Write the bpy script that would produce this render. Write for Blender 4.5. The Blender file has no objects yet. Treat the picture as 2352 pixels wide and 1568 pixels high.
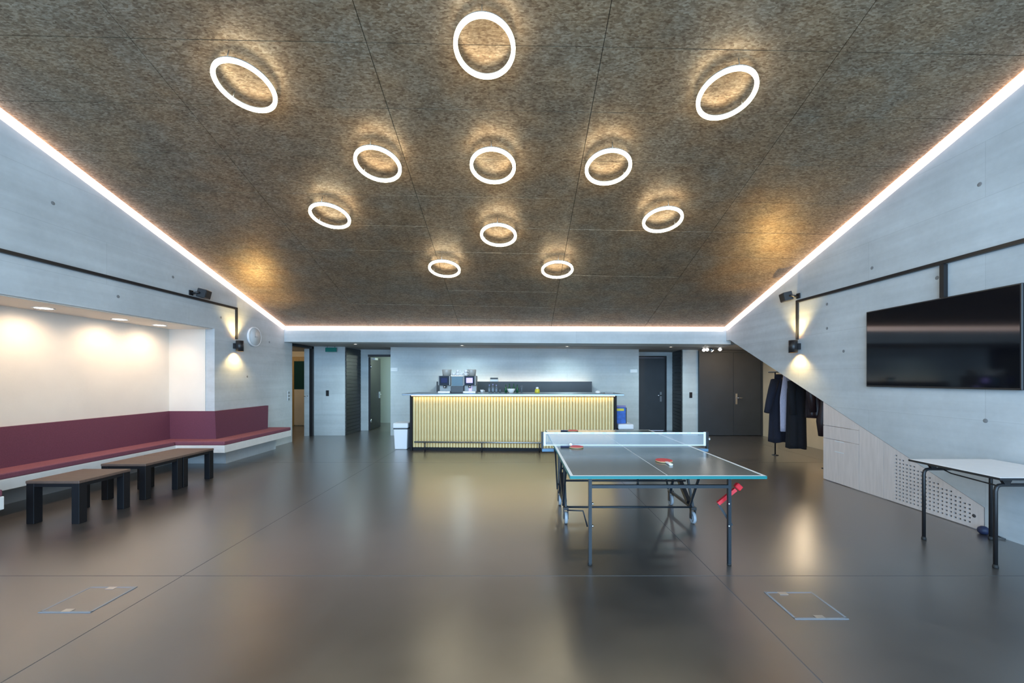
import bpy, bmesh, math, random
from mathutils import Vector, Matrix, Quaternion
random.seed(7)
S = bpy.context.scene
COL = S.collection
PI = math.pi

# ------------------------------------------------------------------ camera, world, exposure
EYE = 1.52
cd = bpy.data.cameras.new('camera'); cam = bpy.data.objects.new('camera', cd); COL.objects.link(cam)
cam.location = (0, 0, EYE); cam.rotation_euler = (PI/2, 0, 0)
cd.sensor_fit = 'HORIZONTAL'; cd.sensor_width = 36; cd.lens = 36*910/2352
cd.shift_x = -14/2352; cd.shift_y = 84/2352; cd.clip_start = .02
S.camera = cam
S.view_settings.view_transform = 'Standard'; S.view_settings.look = 'None'
S.view_settings.exposure = 0.7; S.view_settings.gamma = 1; S.view_settings.use_curve_mapping = False
W = bpy.data.worlds.new('sky'); S.world = W; W.use_nodes = True
W.node_tree.nodes['Background'].inputs[0].default_value = (.50, .66, 1, 1)
W.node_tree.nodes['Background'].inputs[1].default_value = 1.2

def lamp(kind, name, loc, energy, color, parent=None, direction=None, **kw):
    d = bpy.data.lights.new(name, kind); d.energy = energy; d.color = color
    for k, v in kw.items(): setattr(d, k, v)
    o = bpy.data.objects.new(name, d); COL.objects.link(o)
    o.location = loc
    if direction is not None: o.rotation_euler = Vector(direction).to_track_quat('-Z', 'Y').to_euler()
    if parent: o.parent = parent
    return o
# daylight that comes through the glazed front behind the camera
lamp('AREA', 'daylight', (-.4, -2.75, 2.6), 690, (.45, .72, 1.0), direction=(0.05, 1, -.12), shape='RECTANGLE', size=9.4, size_y=4.4)

# ------------------------------------------------------------------ materials
MATS = {}
def nodes_of(name):
    m = bpy.data.materials.new(name); m.use_nodes = True
    nt = m.node_tree; b = nt.nodes['Principled BSDF']
    MATS[name] = m
    return m, nt, b
def rgba(c): return (c[0], c[1], c[2], 1)
def mat(name, color, rough=.5, metal=0, spec=.5, noise=0, nscale=12, emit=None, estr=0, trans=0, alpha=1, bump=0, bscale=200, coat=0, stretch=(1, 1, 1)):
    m, nt, b = nodes_of(name)
    b.inputs['Base Color'].default_value = rgba(color)
    b.inputs['Roughness'].default_value = rough; b.inputs['Metallic'].default_value = metal
    b.inputs['Specular IOR Level'].default_value = spec
    b.inputs['Transmission Weight'].default_value = trans; b.inputs['Alpha'].default_value = alpha
    b.inputs['Coat Weight'].default_value = coat
    if emit: b.inputs['Emission Color'].default_value = rgba(emit); b.inputs['Emission Strength'].default_value = estr
    if noise or bump:
        tc = nt.nodes.new('ShaderNodeTexCoord'); mp = nt.nodes.new('ShaderNodeMapping'); mp.inputs['Scale'].default_value = stretch
        nt.links.new(tc.outputs['Object'], mp.inputs['Vector'])
    if noise:
        n = nt.nodes.new('ShaderNodeTexNoise'); n.inputs['Scale'].default_value = nscale; n.inputs['Detail'].default_value = 5
        nt.links.new(mp.outputs[0], n.inputs['Vector'])
        r = nt.nodes.new('ShaderNodeMapRange'); r.inputs[1].default_value = .3; r.inputs[2].default_value = .7
        r.inputs[3].default_value = 1-noise; r.inputs[4].default_value = 1+noise
        nt.links.new(n.outputs['Fac'], r.inputs[0])
        x = nt.nodes.new('ShaderNodeVectorMath'); x.operation = 'SCALE'; x.inputs[0].default_value = color
        nt.links.new(r.outputs[0], x.inputs['Scale']); nt.links.new(x.outputs[0], b.inputs['Base Color'])
    if bump:
        n2 = nt.nodes.new('ShaderNodeTexNoise'); n2.inputs['Scale'].default_value = bscale; n2.inputs['Detail'].default_value = 3
        nt.links.new(mp.outputs[0], n2.inputs['Vector'])
        bp = nt.nodes.new('ShaderNodeBump'); bp.inputs['Strength'].default_value = bump; bp.inputs['Distance'].default_value = .01
        nt.links.new(n2.outputs['Fac'], bp.inputs['Height']); nt.links.new(bp.outputs[0], b.inputs['Normal'])
    return m

def concrete(name, color, axis):
    """board-marked fair-faced concrete; boards run horizontally along `axis`"""
    m, nt, b = nodes_of(name)
    L = nt.links.new; N = nt.nodes.new
    tc = N('ShaderNodeTexCoord')
    def noise(sc, scale, det=5):
        mp = N('ShaderNodeMapping'); mp.inputs['Scale'].default_value = sc; L(tc.outputs['Object'], mp.inputs[0])
        n = N('ShaderNodeTexNoise'); n.inputs['Scale'].default_value = scale; n.inputs['Detail'].default_value = det; L(mp.outputs[0], n.inputs['Vector'])
        return n.outputs['Fac']
    st = (.12, 1, 3) if axis == 'x' else (1, .12, 3)
    a = noise(st, 3.0); c = noise((1, 1, 1), 1.1, 6); e = noise((1, 1, 1), 16, 5)
    # boards: horizontal courses 0.5 m high, stagger
    sx = N('ShaderNodeSeparateXYZ'); L(tc.outputs['Object'], sx.inputs[0])
    cb = N('ShaderNodeCombineXYZ'); L(sx.outputs['X' if axis == 'x' else 'Y'], cb.inputs[0]); L(sx.outputs['Z'], cb.inputs[1])
    br = N('ShaderNodeTexBrick'); L(cb.outputs[0], br.inputs['Vector'])
    br.inputs['Scale'].default_value = 1; br.inputs['Brick Width'].default_value = 2.6; br.inputs['Row Height'].default_value = .55
    br.inputs['Mortar Size'].default_value = .004; br.inputs['Mortar Smooth'].default_value = .4; br.inputs['Bias'].default_value = 0
    br.inputs['Color1'].default_value = (.96, .96, .96, 1); br.inputs['Color2'].default_value = (1.03, 1.03, 1.03, 1); br.inputs['Mortar'].default_value = (.88, .88, .88, 1)
    def rng(s, lo, hi):
        r = N('ShaderNodeMapRange'); r.inputs[1].default_value = .3; r.inputs[2].default_value = .7; r.inputs[3].default_value = lo; r.inputs[4].default_value = hi
        L(s, r.inputs[0]); return r.outputs[0]
    def mul(p, q):
        k = N('ShaderNodeMath'); k.operation = 'MULTIPLY'; L(p, k.inputs[0]); L(q, k.inputs[1]); return k.outputs[0]
    f = mul(mul(rng(a, .92, 1.06), rng(c, .9, 1.1)), rng(e, .97, 1.03))
    v = N('ShaderNodeVectorMath'); v.operation = 'SCALE'; v.inputs[0].default_value = color; L(f, v.inputs['Scale'])
    w = N('ShaderNodeVectorMath'); w.operation = 'MULTIPLY'; L(v.outputs[0], w.inputs[0]); L(br.outputs['Color'], w.inputs[1])
    L(w.outputs[0], b.inputs['Base Color']); b.inputs['Roughness'].default_value = .62; b.inputs['Specular IOR Level'].default_value = .35
    bp = N('ShaderNodeBump'); bp.inputs['Strength'].default_value = .15; bp.inputs['Distance'].default_value = .01; L(f, bp.inputs['Height']); L(bp.outputs[0], b.inputs['Normal'])
    return m

def make_floor():
    m, nt, b = nodes_of('floor'); L = nt.links.new; N = nt.nodes.new
    tc = N('ShaderNodeTexCoord')
    def noise(scale, det, sc=(1, 1, 1), dis=0):
        mp = N('ShaderNodeMapping'); mp.inputs['Scale'].default_value = sc; L(tc.outputs['Object'], mp.inputs[0])
        n = N('ShaderNodeTexNoise'); n.inputs['Scale'].default_value = scale; n.inputs['Detail'].default_value = det; n.inputs['Distortion'].default_value = dis
        L(mp.outputs[0], n.inputs['Vector']); return n.outputs['Fac']
    a = noise(.9, 4, dis=.2); c = noise(4, 3)
    cr = N('ShaderNodeValToRGB'); cr.color_ramp.elements[0].position = .12; cr.color_ramp.elements[0].color = (.008, .008, .010, 1)
    cr.color_ramp.elements[1].position = .88; cr.color_ramp.elements[1].color = (.085, .068, .056, 1)
    mx = N('ShaderNodeMath'); mx.operation = 'MULTIPLY_ADD'; mx.inputs[1].default_value = .45; L(c, mx.inputs[0])
    k = N('ShaderNodeMath'); k.operation = 'MULTIPLY'; k.inputs[1].default_value = .55; L(a, k.inputs[0]); L(k.outputs[0], mx.inputs[2])
    L(mx.outputs[0], cr.inputs[0]); L(cr.outputs[0], b.inputs['Base Color'])
    r = N('ShaderNodeMapRange'); r.inputs[1].default_value = .1; r.inputs[2].default_value = .9; r.inputs[3].default_value = .31; r.inputs[4].default_value = .40
    L(mx.outputs[0], r.inputs[0]); L(r.outputs[0], b.inputs['Roughness'])
    b.inputs['Specular IOR Level'].default_value = 1.0; b.inputs['Coat Weight'].default_value = 1; b.inputs['Coat IOR'].default_value = 2.0; b.inputs['Coat Roughness'].default_value = .29; b.inputs['Specular Tint'].default_value = (1, .88, .74, 1)
make_floor()

def make_ceiling():
    m, nt, b = nodes_of('ceiling_board'); L = nt.links.new; N = nt.nodes.new
    tc = N('ShaderNodeTexCoord')
    def noise(scale, det, sc=(1, 1, 1)):
        mp = N('ShaderNodeMapping'); mp.inputs['Scale'].default_value = sc; L(tc.outputs['Object'], mp.inputs[0])
        n = N('ShaderNodeTexNoise'); n.inputs['Scale'].default_value = scale; n.inputs['Detail'].default_value = det; L(mp.outputs[0], n.inputs['Vector']); return n.outputs['Fac']
    fl = noise(95, 3, (.4, 1, 1)); big = noise(1.3, 4); mid = noise(7, 5)
    vo = N('ShaderNodeTexVoronoi'); vo.inputs['Scale'].default_value = 85
    mp = N('ShaderNodeMapping'); mp.inputs['Scale'].default_value = (.4, 1, 1); L(tc.outputs['Object'], mp.inputs[0]); L(mp.outputs[0], vo.inputs['Vector'])
    cr = N('ShaderNodeValToRGB'); e = cr.color_ramp.elements
    e[0].position = .27; e[0].color = (.135, .085, .050, 1); e[1].position = .78; e[1].color = (.43, .34, .24, 1)
    x = e.new(.5); x.color = (.25, .178, .112, 1)
    mx = N('ShaderNodeMath'); mx.operation = 'MULTIPLY_ADD'; mx.inputs[1].default_value = .5; L(fl, mx.inputs[0])
    s1 = N('ShaderNodeMath'); s1.operation = 'MULTIPLY_ADD'; s1.inputs[1].default_value = .3; L(mid, s1.inputs[0])
    s2 = N('ShaderNodeMath'); s2.operation = 'MULTIPLY'; s2.inputs[1].default_value = .2; L(big, s2.inputs[0]); L(s2.outputs[0], s1.inputs[2]); L(s1.outputs[0], mx.inputs[2])
    vv = N('ShaderNodeSeparateColor'); L(vo.outputs['Color'], vv.inputs[0])
    ad = N('ShaderNodeMath'); ad.operation = 'MULTIPLY_ADD'; ad.inputs[1].default_value = .30; L(vv.outputs[0], ad.inputs[0])
    sb = N('ShaderNodeMath'); sb.operation = 'SUBTRACT'; sb.inputs[1].default_value = .15; L(mx.outputs[0], sb.inputs[0]); L(sb.outputs[0], ad.inputs[2])
    L(ad.outputs[0], cr.inputs[0])
    pat = noise(2.6, 5, (.8, 1, 1)); tr = N('ShaderNodeValToRGB'); tr.color_ramp.elements[0].position = .36; tr.color_ramp.elements[0].color = (.93, .97, 1, 1)
    tr.color_ramp.elements[1].position = .62; tr.color_ramp.elements[1].color = (1.07, .98, .87, 1); L(pat, tr.inputs[0])
    tm = N('ShaderNodeVectorMath'); tm.operation = 'MULTIPLY'; L(cr.outputs[0], tm.inputs[0]); L(tr.outputs[0], tm.inputs[1]); L(tm.outputs[0], b.inputs['Base Color'])
    b.inputs['Metallic'].default_value = .55; b.inputs['Roughness'].default_value = .46
    bp = N('ShaderNodeBump'); bp.inputs['Strength'].default_value = .35; bp.inputs['Distance'].default_value = .006; L(ad.outputs[0], bp.inputs['Height']); L(bp.outputs[0], b.inputs['Normal'])
make_ceiling()

concrete('concrete_x', (.475, .515, .52), 'x'); concrete('concrete_y', (.49, .52, .535), 'y')
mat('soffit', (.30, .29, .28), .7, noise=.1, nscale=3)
mat('plaster', (.76, .70, .62), .55, noise=.04, nscale=2, bump=.1, bscale=25)
mat('cream', (.70, .56, .38), .6, noise=.05, nscale=3)
mat('green_wall', (.56, .66, .61), .6)
mat('black_metal', (.012, .012, .014), .4, noise=.1)
mat('black_plastic', (.016, .016, .018), .35)
mat('black_cladding', (.018, .019, .021), .5, noise=.3, nscale=6, stretch=(1, 1, 5))
mat('dark_door', (.032, .037, .043), .45, noise=.08, nscale=4)
mat('steel', (.55, .56, .57), .28, 1)
mat('chrome', (.75, .76, .78), .12, 1)
mat('zinc', (.30, .34, .37), .32, .8, noise=.15, nscale=5)
mat('gold', (.66, .51, .25), .42, .35, noise=.06, nscale=4)
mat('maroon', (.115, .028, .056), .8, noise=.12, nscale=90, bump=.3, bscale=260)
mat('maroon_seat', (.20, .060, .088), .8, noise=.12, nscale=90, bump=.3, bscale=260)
mat('white_paint', (.74, .72, .69), .45, noise=.03)
mat('white_plastic', (.80, .82, .84), .35)
mat('tabletop_brown', (.115, .072, .055), .5, noise=.15, nscale=8, stretch=(1, 6, 1))
mat('black_wood', (.006, .006, .008), .6, spec=.3)
mat('pale_wood', (.60, .53, .50), .55, noise=.07, nscale=5, stretch=(6, 6, .6))
mat('slot_dark', (.05, .045, .045), .8)
mat('timber', (.42, .25, .08), .5, noise=.15, nscale=6, stretch=(6, 6, 1))
mat('green_glass', (.006, .045, .042), .1, spec=.5)
mat('screen', (.004, .004, .006), .06, spec=.5)
mat('pingpong_top', (.085, .100, .090), .19, spec=.5, noise=.06, nscale=5)
mat('line_white', (.70, .72, .72), .4)
mat('teal_edge', (.0, .15, .15), .4)
mat('table_steel', (.008, .014, .020), .4, .0)
mat('red_plastic', (.62, .02, .03), .35)
mat('red_rubber', (.55, .035, .04), .5)
mat('ply', (.55, .38, .18), .5, noise=.12, nscale=60, stretch=(1, 1, 8))
mat('navy_grip', (.012, .02, .06), .5)
mat('white_grip', (.72, .71, .70), .5)
mat('rubber_black', (.012, .012, .012), .7)
mat('tyre_grey', (.32, .35, .38), .4)
mat('clamp_blue', (.10, .20, .30), .4)
mat('folding_top', (.84, .80, .78), .4, noise=.02)
mat('joint_metal', (.30, .32, .35), .4, .4)
mat('floor_joint', (.10, .105, .115), .4)
mat('navy_wool', (.006, .008, .020), .9, noise=.2, nscale=40, bump=.2, bscale=150)
mat('black_wool', (.004, .005, .009), .9, noise=.2, nscale=40, bump=.2, bscale=150)
mat('plum_nylon', (.016, .008, .014), .45, noise=.2, nscale=20)
mat('lilac_knit', (.42, .40, .50), .85, noise=.1, nscale=30, bump=.3, bscale=120, stretch=(4, 4, 1))
mat('hopper', (.40, .39, .36), .2, spec=.5)
mat('machine_grey', (.30, .30, .28), .4, .2)
mat('machine_panel', (.012, .02, .035), .5, spec=.25)
mat('machine_screen_off', (.02, .03, .10), .5, spec=.2)
mat('violet_glow', (.1, .1, .3), .4, emit=(.42, .36, 1), estr=1.0)
mat('cooler_glass', (.05, .12, .16), .25, spec=.4)
mat('porcelain', (.85, .85, .84), .2)
mat('bottle_green', (.02, .14, .06), .12, trans=.4)
mat('glass_blue', (.40, .48, .55), .1, trans=.75)
mat('yellow_soap', (.70, .60, .05), .3)
mat('blue_carton', (.03, .12, .45), .5, noise=.3, nscale=14)
mat('yellow_print', (.75, .62, .05), .5)
mat('lilac_print', (.28, .28, .55), .5)
mat('grey_card', (.07, .08, .09), .6)
mat('exit_green', (.0, .16, .13), .4)
mat('sign_grey', (.62, .66, .68), .4)
mat('plate_grey', (.20, .21, .22), .4)
mat('ring_glow', (1, 1, 1), .5, emit=(1, .88, .62), estr=17)
mat('strip_glow', (1, 1, 1), .5, emit=(1, .72, .60), estr=2.3)
mat('bar_glow', (1, 1, 1), .5, emit=(1, .76, .42), estr=9)
mat('shelf_glow', (1, 1, 1), .5, emit=(1, .74, .50), estr=7)
mat('sconce_glow', (1, 1, 1), .5, emit=(1, .68, .25), estr=40)
mat('gold_lining', (.8, .5, .1), .3, .8)
mat('lamp_glow', (1, 1, 1), .5, emit=(1, .93, .85), estr=8)
mat('downlight_glow', (1, 1, 1), .5, emit=(1, .82, .62), estr=5)
def make_net():
    m, nt, b = nodes_of('net_mesh'); L = nt.links.new; N = nt.nodes.new
    b.inputs['Base Color'].default_value = (.46, .49, .50, 1); b.inputs['Roughness'].default_value = .7
    t = N('ShaderNodeBsdfTransparent'); mx = N('ShaderNodeMixShader'); mx.inputs[0].default_value = .36
    L(t.outputs[0], mx.inputs[1]); L(b.outputs[0], mx.inputs[2]); L(mx.outputs[0], nt.nodes['Material Output'].inputs[0])
make_net()
def make_pane():
    m, nt, b = nodes_of('window_glass'); L = nt.links.new; N = nt.nodes.new
    t = N('ShaderNodeBsdfTransparent'); g = N('ShaderNodeBsdfGlossy'); g.inputs['Roughness'].default_value = .03
    f = N('ShaderNodeFresnel'); mx = N('ShaderNodeMixShader'); L(f.outputs[0], mx.inputs[0]); L(t.outputs[0], mx.inputs[1]); L(g.outputs[0], mx.inputs[2])
    L(mx.outputs[0], nt.nodes['Material Output'].inputs[0])
make_pane()

# ------------------------------------------------------------------ builders
class MB:
    """collects shapes in one bmesh, then links them as ONE mesh object"""
    def __init__(s): s.bm = bmesh.new()
    def box(s, x0, x1, y0, y1, z0, z1, bevel=0, seg=1):
        v = [s.bm.verts.new(p) for p in ((x0,y0,z0),(x1,y0,z0),(x1,y1,z0),(x0,y1,z0),(x0,y0,z1),(x1,y0,z1),(x1,y1,z1),(x0,y1,z1))]
        fs = [s.bm.faces.new([v[i] for i in q]) for q in ((3,2,1,0),(4,5,6,7),(0,1,5,4),(1,2,6,5),(2,3,7,6),(3,0,4,7))]
        if bevel:
            es = list({e for f in fs for e in f.edges})
            bmesh.ops.bevel(s.bm, geom=es, offset=bevel, segments=seg, affect='EDGES', profile=.5)
        return s
    def hexa(s, pts):
        v = [s.bm.verts.new(p) for p in pts]
        for q in ((3,2,1,0),(4,5,6,7),(0,1,5,4),(1,2,6,5),(2,3,7,6),(3,0,4,7)): s.bm.faces.new([v[i] for i in q])
        return s
    def prism(s, poly, axis, a, b, bevel=0):
        """poly: 2D points; axis 'x' -> (y,z), 'y' -> (x,z), 'z' -> (x,y)"""
        def P(p, t): return {'x': (t, p[0], p[1]), 'y': (p[0], t, p[1]), 'z': (p[0], p[1], t)}[axis]
        A = [s.bm.verts.new(P(p, a)) for p in poly]; B = [s.bm.verts.new(P(p, b)) for p in poly]
        n = len(poly); fs = [s.bm.faces.new(A[::-1]), s.bm.faces.new(B)]
        for i in range(n): fs.append(s.bm.faces.new([A[i], A[(i+1) % n], B[(i+1) % n], B[i]]))
        bmesh.ops.recalc_face_normals(s.bm, faces=fs)
        if bevel:
            bmesh.ops.bevel(s.bm, geom=list({e for f in fs for e in f.edges}), offset=bevel, segments=2, affect='EDGES', profile=.5)
        return s
    def lathe(s, prof, c=(0, 0, 0), n=20, axis='z', close=False):
        """prof: list of (r, h); r=0 ends become poles"""
        def P(r, h, t):
            x, y = r*math.cos(t), r*math.sin(t)
            q = {'z': (x, y, h), 'y': (x, h, y), 'x': (h, x, y)}[axis]
            return (q[0]+c[0], q[1]+c[1], q[2]+c[2])
        rings = []
        for r, h in prof:
            rings.append([s.bm.verts.new(P(0, h, 0))] if r < 1e-6 else [s.bm.verts.new(P(r, h, 2*PI*k/n)) for k in range(n)])
        fs = []
        seq = list(range(len(rings)-1)) + ([len(rings)-1] if close else [])
        for i in seq:
            A, B = rings[i], rings[(i+1) % len(rings)]
            for k in range(n):
                k2 = (k+1) % n
                if len(A) == 1 and len(B) == 1: continue
                if len(A) == 1: q = [A[0], B[k], B[k2]]
                elif len(B) == 1: q = [A[k], A[k2], B[0]]
                else: q = [A[k], A[k2], B[k2], B[k]]
                f = s.bm.faces.new(q); f.smooth = True; fs.append(f)
        bmesh.ops.recalc_face_normals(s.bm, faces=fs)
        return s
    def tube(s, path, r, n=10, smooth=True, cap=True):
        path = [Vector(p) for p in path]
        rs = r if isinstance(r, (list, tuple)) else [r]*len(path)
        rings = []; up = None
        for i, p in enumerate(path):
            if i == 0: t = path[1]-p
            elif i == len(path)-1: t = p-path[i-1]
            else: t = (path[i+1]-p).normalized()+(p-path[i-1]).normalized()
            t.normalize()
            if up is None: up = Vector((0, 0, 1)) if abs(t.z) < .9 else Vector((0, 1, 0))
            a = t.cross(up).normalized(); b2 = a.cross(t).normalized(); up = b2
            off = PI/4 if n == 4 else 0
            rr = rs[i]*(math.sqrt(2) if n == 4 else 1)
            if n == 4 and 0 < i < len(path)-1:
                c = (path[i+1]-p).normalized().dot((p-path[i-1]).normalized()); rr *= 1/max(.5, math.sqrt((1+c)/2)) ** 1
            rings.append([s.bm.verts.new(p+a*rr*math.cos(2*PI*k/n+off)+b2*rr*math.sin(2*PI*k/n+off)) for k in range(n)])
        fs = []
        for A, B in zip(rings, rings[1:]):
            for k in range(n):
                f = s.bm.faces.new([A[k], A[(k+1) % n], B[(k+1) % n], B[k]]); f.smooth = smooth and n > 4; fs.append(f)
        if cap: fs += [s.bm.faces.new(rings[0]), s.bm.faces.new(rings[-1][::-1])]
        bmesh.ops.recalc_face_normals(s.bm, faces=fs)
        return s
    def loft(s, rings, cap=True):
        R = [[s.bm.verts.new(p) for p in r] for r in rings]; n = len(R[0]); fs = []
        for A, B in zip(R, R[1:]):
            for k in range(n):
                f = s.bm.faces.new([A[k], A[(k+1) % n], B[(k+1) % n], B[k]]); f.smooth = True; fs.append(f)
        if cap: fs += [s.bm.faces.new(R[0]), s.bm.faces.new(R[-1][::-1])]
        bmesh.ops.recalc_face_normals(s.bm, faces=fs)
        return s
    def xf(s, M):
        bmesh.ops.transform(s.bm, matrix=M, verts=s.bm.verts); return s
    def build(s, name, m, parent=None, world=False, label=None):
        me = bpy.data.meshes.new(name)
        if world and parent is not None: bmesh.ops.translate(s.bm, vec=-Vector(parent.location), verts=s.bm.verts)
        s.bm.to_mesh(me); s.bm.free()
        me.materials.append(MATS[m])
        o = bpy.data.objects.new(name, me); COL.objects.link(o)
        if parent is not None: o.parent = parent
        if label: o['label'] = label
        return o
def tag(o, label, cat, group=None):
    o['label'] = label; o['category'] = cat
    if group: o['group'] = group
    return o
def thing(name, label, cat, loc=(0, 0, 0), rotz=0, group=None):
    o = bpy.data.objects.new(name, None); COL.objects.link(o); o.location = loc; o.rotation_euler = (0, 0, rotz); o.empty_display_size = .1
    return tag(o, label, cat, group)
def struct(o): o['kind'] = 'structure'; return o
def sempty(name):
    o = bpy.data.objects.new(name, None); COL.objects.link(o); return struct(o)
def dup(root, loc, label=None, rot=None, group=None):
    def cp(o, par):
        c = o.copy(); COL.objects.link(c); c.parent = par
        for ch in list(o.children): cp(ch, c)
        return c
    r = cp(root, None); r.location = loc
    if rot is not None: r.rotation_euler = rot
    if label: r['label'] = label
    if group: r['group'] = group
    return r

# ------------------------------------------------------------------ the room
XL, XR = -5.4, 4.6
def zc(x, y): return 5.512-.319*y-.0195*x          # underside of the sloping ceiling
def zl(x): return 2.31-.009*x                      # underside of the low lobby ceiling
def yb(x): return 9.15-.0393*(x-XL)                # front of the concrete beam

# floor: cast slabs parted by joints
fl = struct(MB().box(-10.3, 6.9, -3.3, 14.2, -.2, -.0015).build('floor', 'floor_joint'))
xs = [-10.3, -6.68, -2.58, 1.52, 5.62, 6.9]; ys = [-3.3, -1.05, 3.046, 7.14, 11.2, 14.2]
for i in range(5):
    for j in range(5):
        g = .004
        MB().box(xs[i]+g, xs[i+1]-g, ys[j]+g, ys[j+1]-g, -.0015, 0).build('floor_slab', 'floor', fl)

# ceiling: backing and boards in rows 0.57 m deep
cl = sempty('ceiling')
def cslab(x0, x1, y0, y1, t0, t1):
    p = [(x0, y0), (x1, y0), (x1, y1), (x0, y1)]
    return MB().hexa([(x, y, zc(x, y)+t0) for x, y in p]+[(x, y, zc(x, y)+t1) for x, y in p])
cslab(XL-.02, XR+.02, -3.1, 9.14, .03, .2).build('ceiling_backing', 'slot_dark', cl)
cx = [XL+.005, -3.38, -1.32, .74, 2.8, XR-.005]
yy = 3.45-.57*11
while yy < 9.1:
    y1 = min(yy+.57, 9.14)
    for a, b in zip(cx, cx[1:]):
        e = random.uniform(0, .003)
        ya, yb_ = yy+.003, y1-.003
        xb = b-.003
        if y1 > 8.7:   # last rows meet the skewed beam
            p = [(a+.003, ya), (xb, ya), (xb, min(yb_, yb(xb)+.03)), (a+.003, min(yb_, yb(a)+.03))]
        else: p = [(a+.003, ya), (xb, ya), (xb, yb_), (a+.003, yb_)]
        MB().hexa([(x, y, zc(x, y)+e) for x, y in p]+[(x, y, zc(x, y)+.03) for x, y in p]).build('ceiling_panel', 'ceiling_board', cl)
    yy += .57

# left wall with the long seating recess
RY0, RY1, RX, RZ = 3.34, 7.05, -6.2, 2.4
w = MB()
w.prism([(-3.1, RZ), (9.47, RZ), (9.47, zl(XL)), (9.47, 2.75), (9.3, 2.85), (-3.1, 6.9)], 'x', -6.5, XL)
w.box(-6.5, XL, -3.1, RY0, 0, RZ); w.prism([(RY1, 0), (9.47, 0), (9.47, RZ), (RY1, RZ)], 'x', -6.5, XL)
wl = struct(w.build('wall_left', 'concrete_y'))
MB().box(-6.5, RX, RY0, RY1, 0, RZ).build('recess_back', 'plaster', wl, label='white plastered back of the seating recess')
MB().box(RX, -5.56, RY1-.012, RY1, .5, RZ).build('recess_return', 'plaster', wl)
MB().box(RX, -5.56, RY0, RY0+.012, .5, RZ).build('recess_return', 'plaster', wl)
MB().box(RX, -5.44, RY0+.012, RY1-.012, RZ-.012, RZ).build('recess_soffit', 'plaster', wl)
for y, z in ((4.6, 3.55), (6.2, 3.1), (7.2, 2.62), (5.35, 2.62), (7.9, 1.55), (8.6, 2.3)):
    MB().lathe([(0, .001), (.016, .002), (.022, 0)], (XL, y, z), 10, 'x').build('tie_hole', 'plate_grey', wl)

# right wall: its lower edge climbs diagonally above the cabinet
D = [(3.905, .243), (8.61, 2.346)]
def zdiag(y): return .243+.447*(y-3.905)
w = MB().prism([(-3.1, 0), (3.905, 0), D[0], D[1], (9.0, 2.36), (9.0, 2.72), (8.9, 2.8), (-3.1, 6.7)], 'x', XR, XR+.22)
wr = struct(w.build('wall_right', 'concrete_y'))
for y, z in ((3.95, 3.45), (5.9, 2.62), (5.9, 2.26), (5.15, 2.95), (4.35, 2.62), (3.9, 1.1), (5.6, 1.9)):
    MB().lathe([(0, -.001), (.016, -.002), (.022, 0)], (XR, y, z), 10, 'x').build('tie_hole', 'plate_grey', wr)

# beam under the end of the ceiling and the low lobby ceiling
p = [(XL, yb(XL)), (XR+.1, yb(XR+.1)), (XR+.1, 9.5), (XL, 9.5)]
bt = struct(MB().hexa([(x, y, zl(x)) for x, y in p]+[(x, y, zc(x, y)+(.0 if k < 2 else .15)) for k, (x, y) in enumerate(p)]).build('wall_back_beam', 'concrete_x'))
bt.name = 'trim_1'
p = [(-10.2, 9.5), (6.75, 9.5), (6.75, 14.1), (-10.2, 14.1)]
struct(MB().hexa([(x, y, zl(x)) for x, y in p]+[(x, y, zl(x)+.3) for x, y in p]).build('ceiling', 'soffit'))
p = [(4.83, 5.7), (6.75, 5.7), (6.75, 9.5), (4.83, 9.5)]
struct(MB().hexa([(x, y, zl(x)) for x, y in p]+[(x, y, zl(x)+.3) for x, y in p]).build('ceiling', 'soffit'))

# back wall with its two niches
NZ = 2.42
w = MB()
w.box(-5.42, -4.59, 10.5, 11.62, 0, NZ)
w.box(-3.38, 3.2, 10.5, 11.62, 0, NZ)
w.prism([(4.36, 10.5), (4.765, 10.5), (4.765, 11.62), (4.5, 11.62), (4.5, 11.5)], 'z', 0, NZ)
wb = struct(w.build('wall_back', 'concrete_x'))
MB().box(-4.59, -4.385, 11.5, 11.62, 0, NZ).build('niche_strip', 'concrete_x', wb)
MB().box(-4.385, -3.38, 11.5, 11.62, 2.2, NZ).build('niche_lintel', 'concrete_x', wb)
MB().box(3.2, 4.5, 11.5, 11.62, 2.16, NZ).build('niche_lintel', 'concrete_x', wb)
MB().box(4.29, 4.5, 11.5, 11.62, 0, 2.16).build('niche_strip', 'concrete_x', wb)
z = .004
while z < 2.34:
    z1 = min(z+.098, 2.34)
    MB().box(-4.588, -4.565, 10.53+random.uniform(0, .006), 11.498, z, z1-.006).build('cladding_board', 'black_cladding', wb)
    MB().hexa([(4.335, 10.53, z), (4.36, 10.53, z), (4.496, 11.498, z), (4.474, 11.498, z), (4.335, 10.53, z1-.006), (4.36, 10.53, z1-.006), (4.496, 11.498, z1-.006), (4.474, 11.498, z1-.006)]).build('cladding_board', 'black_cladding', wb)
    z = z1
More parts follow.
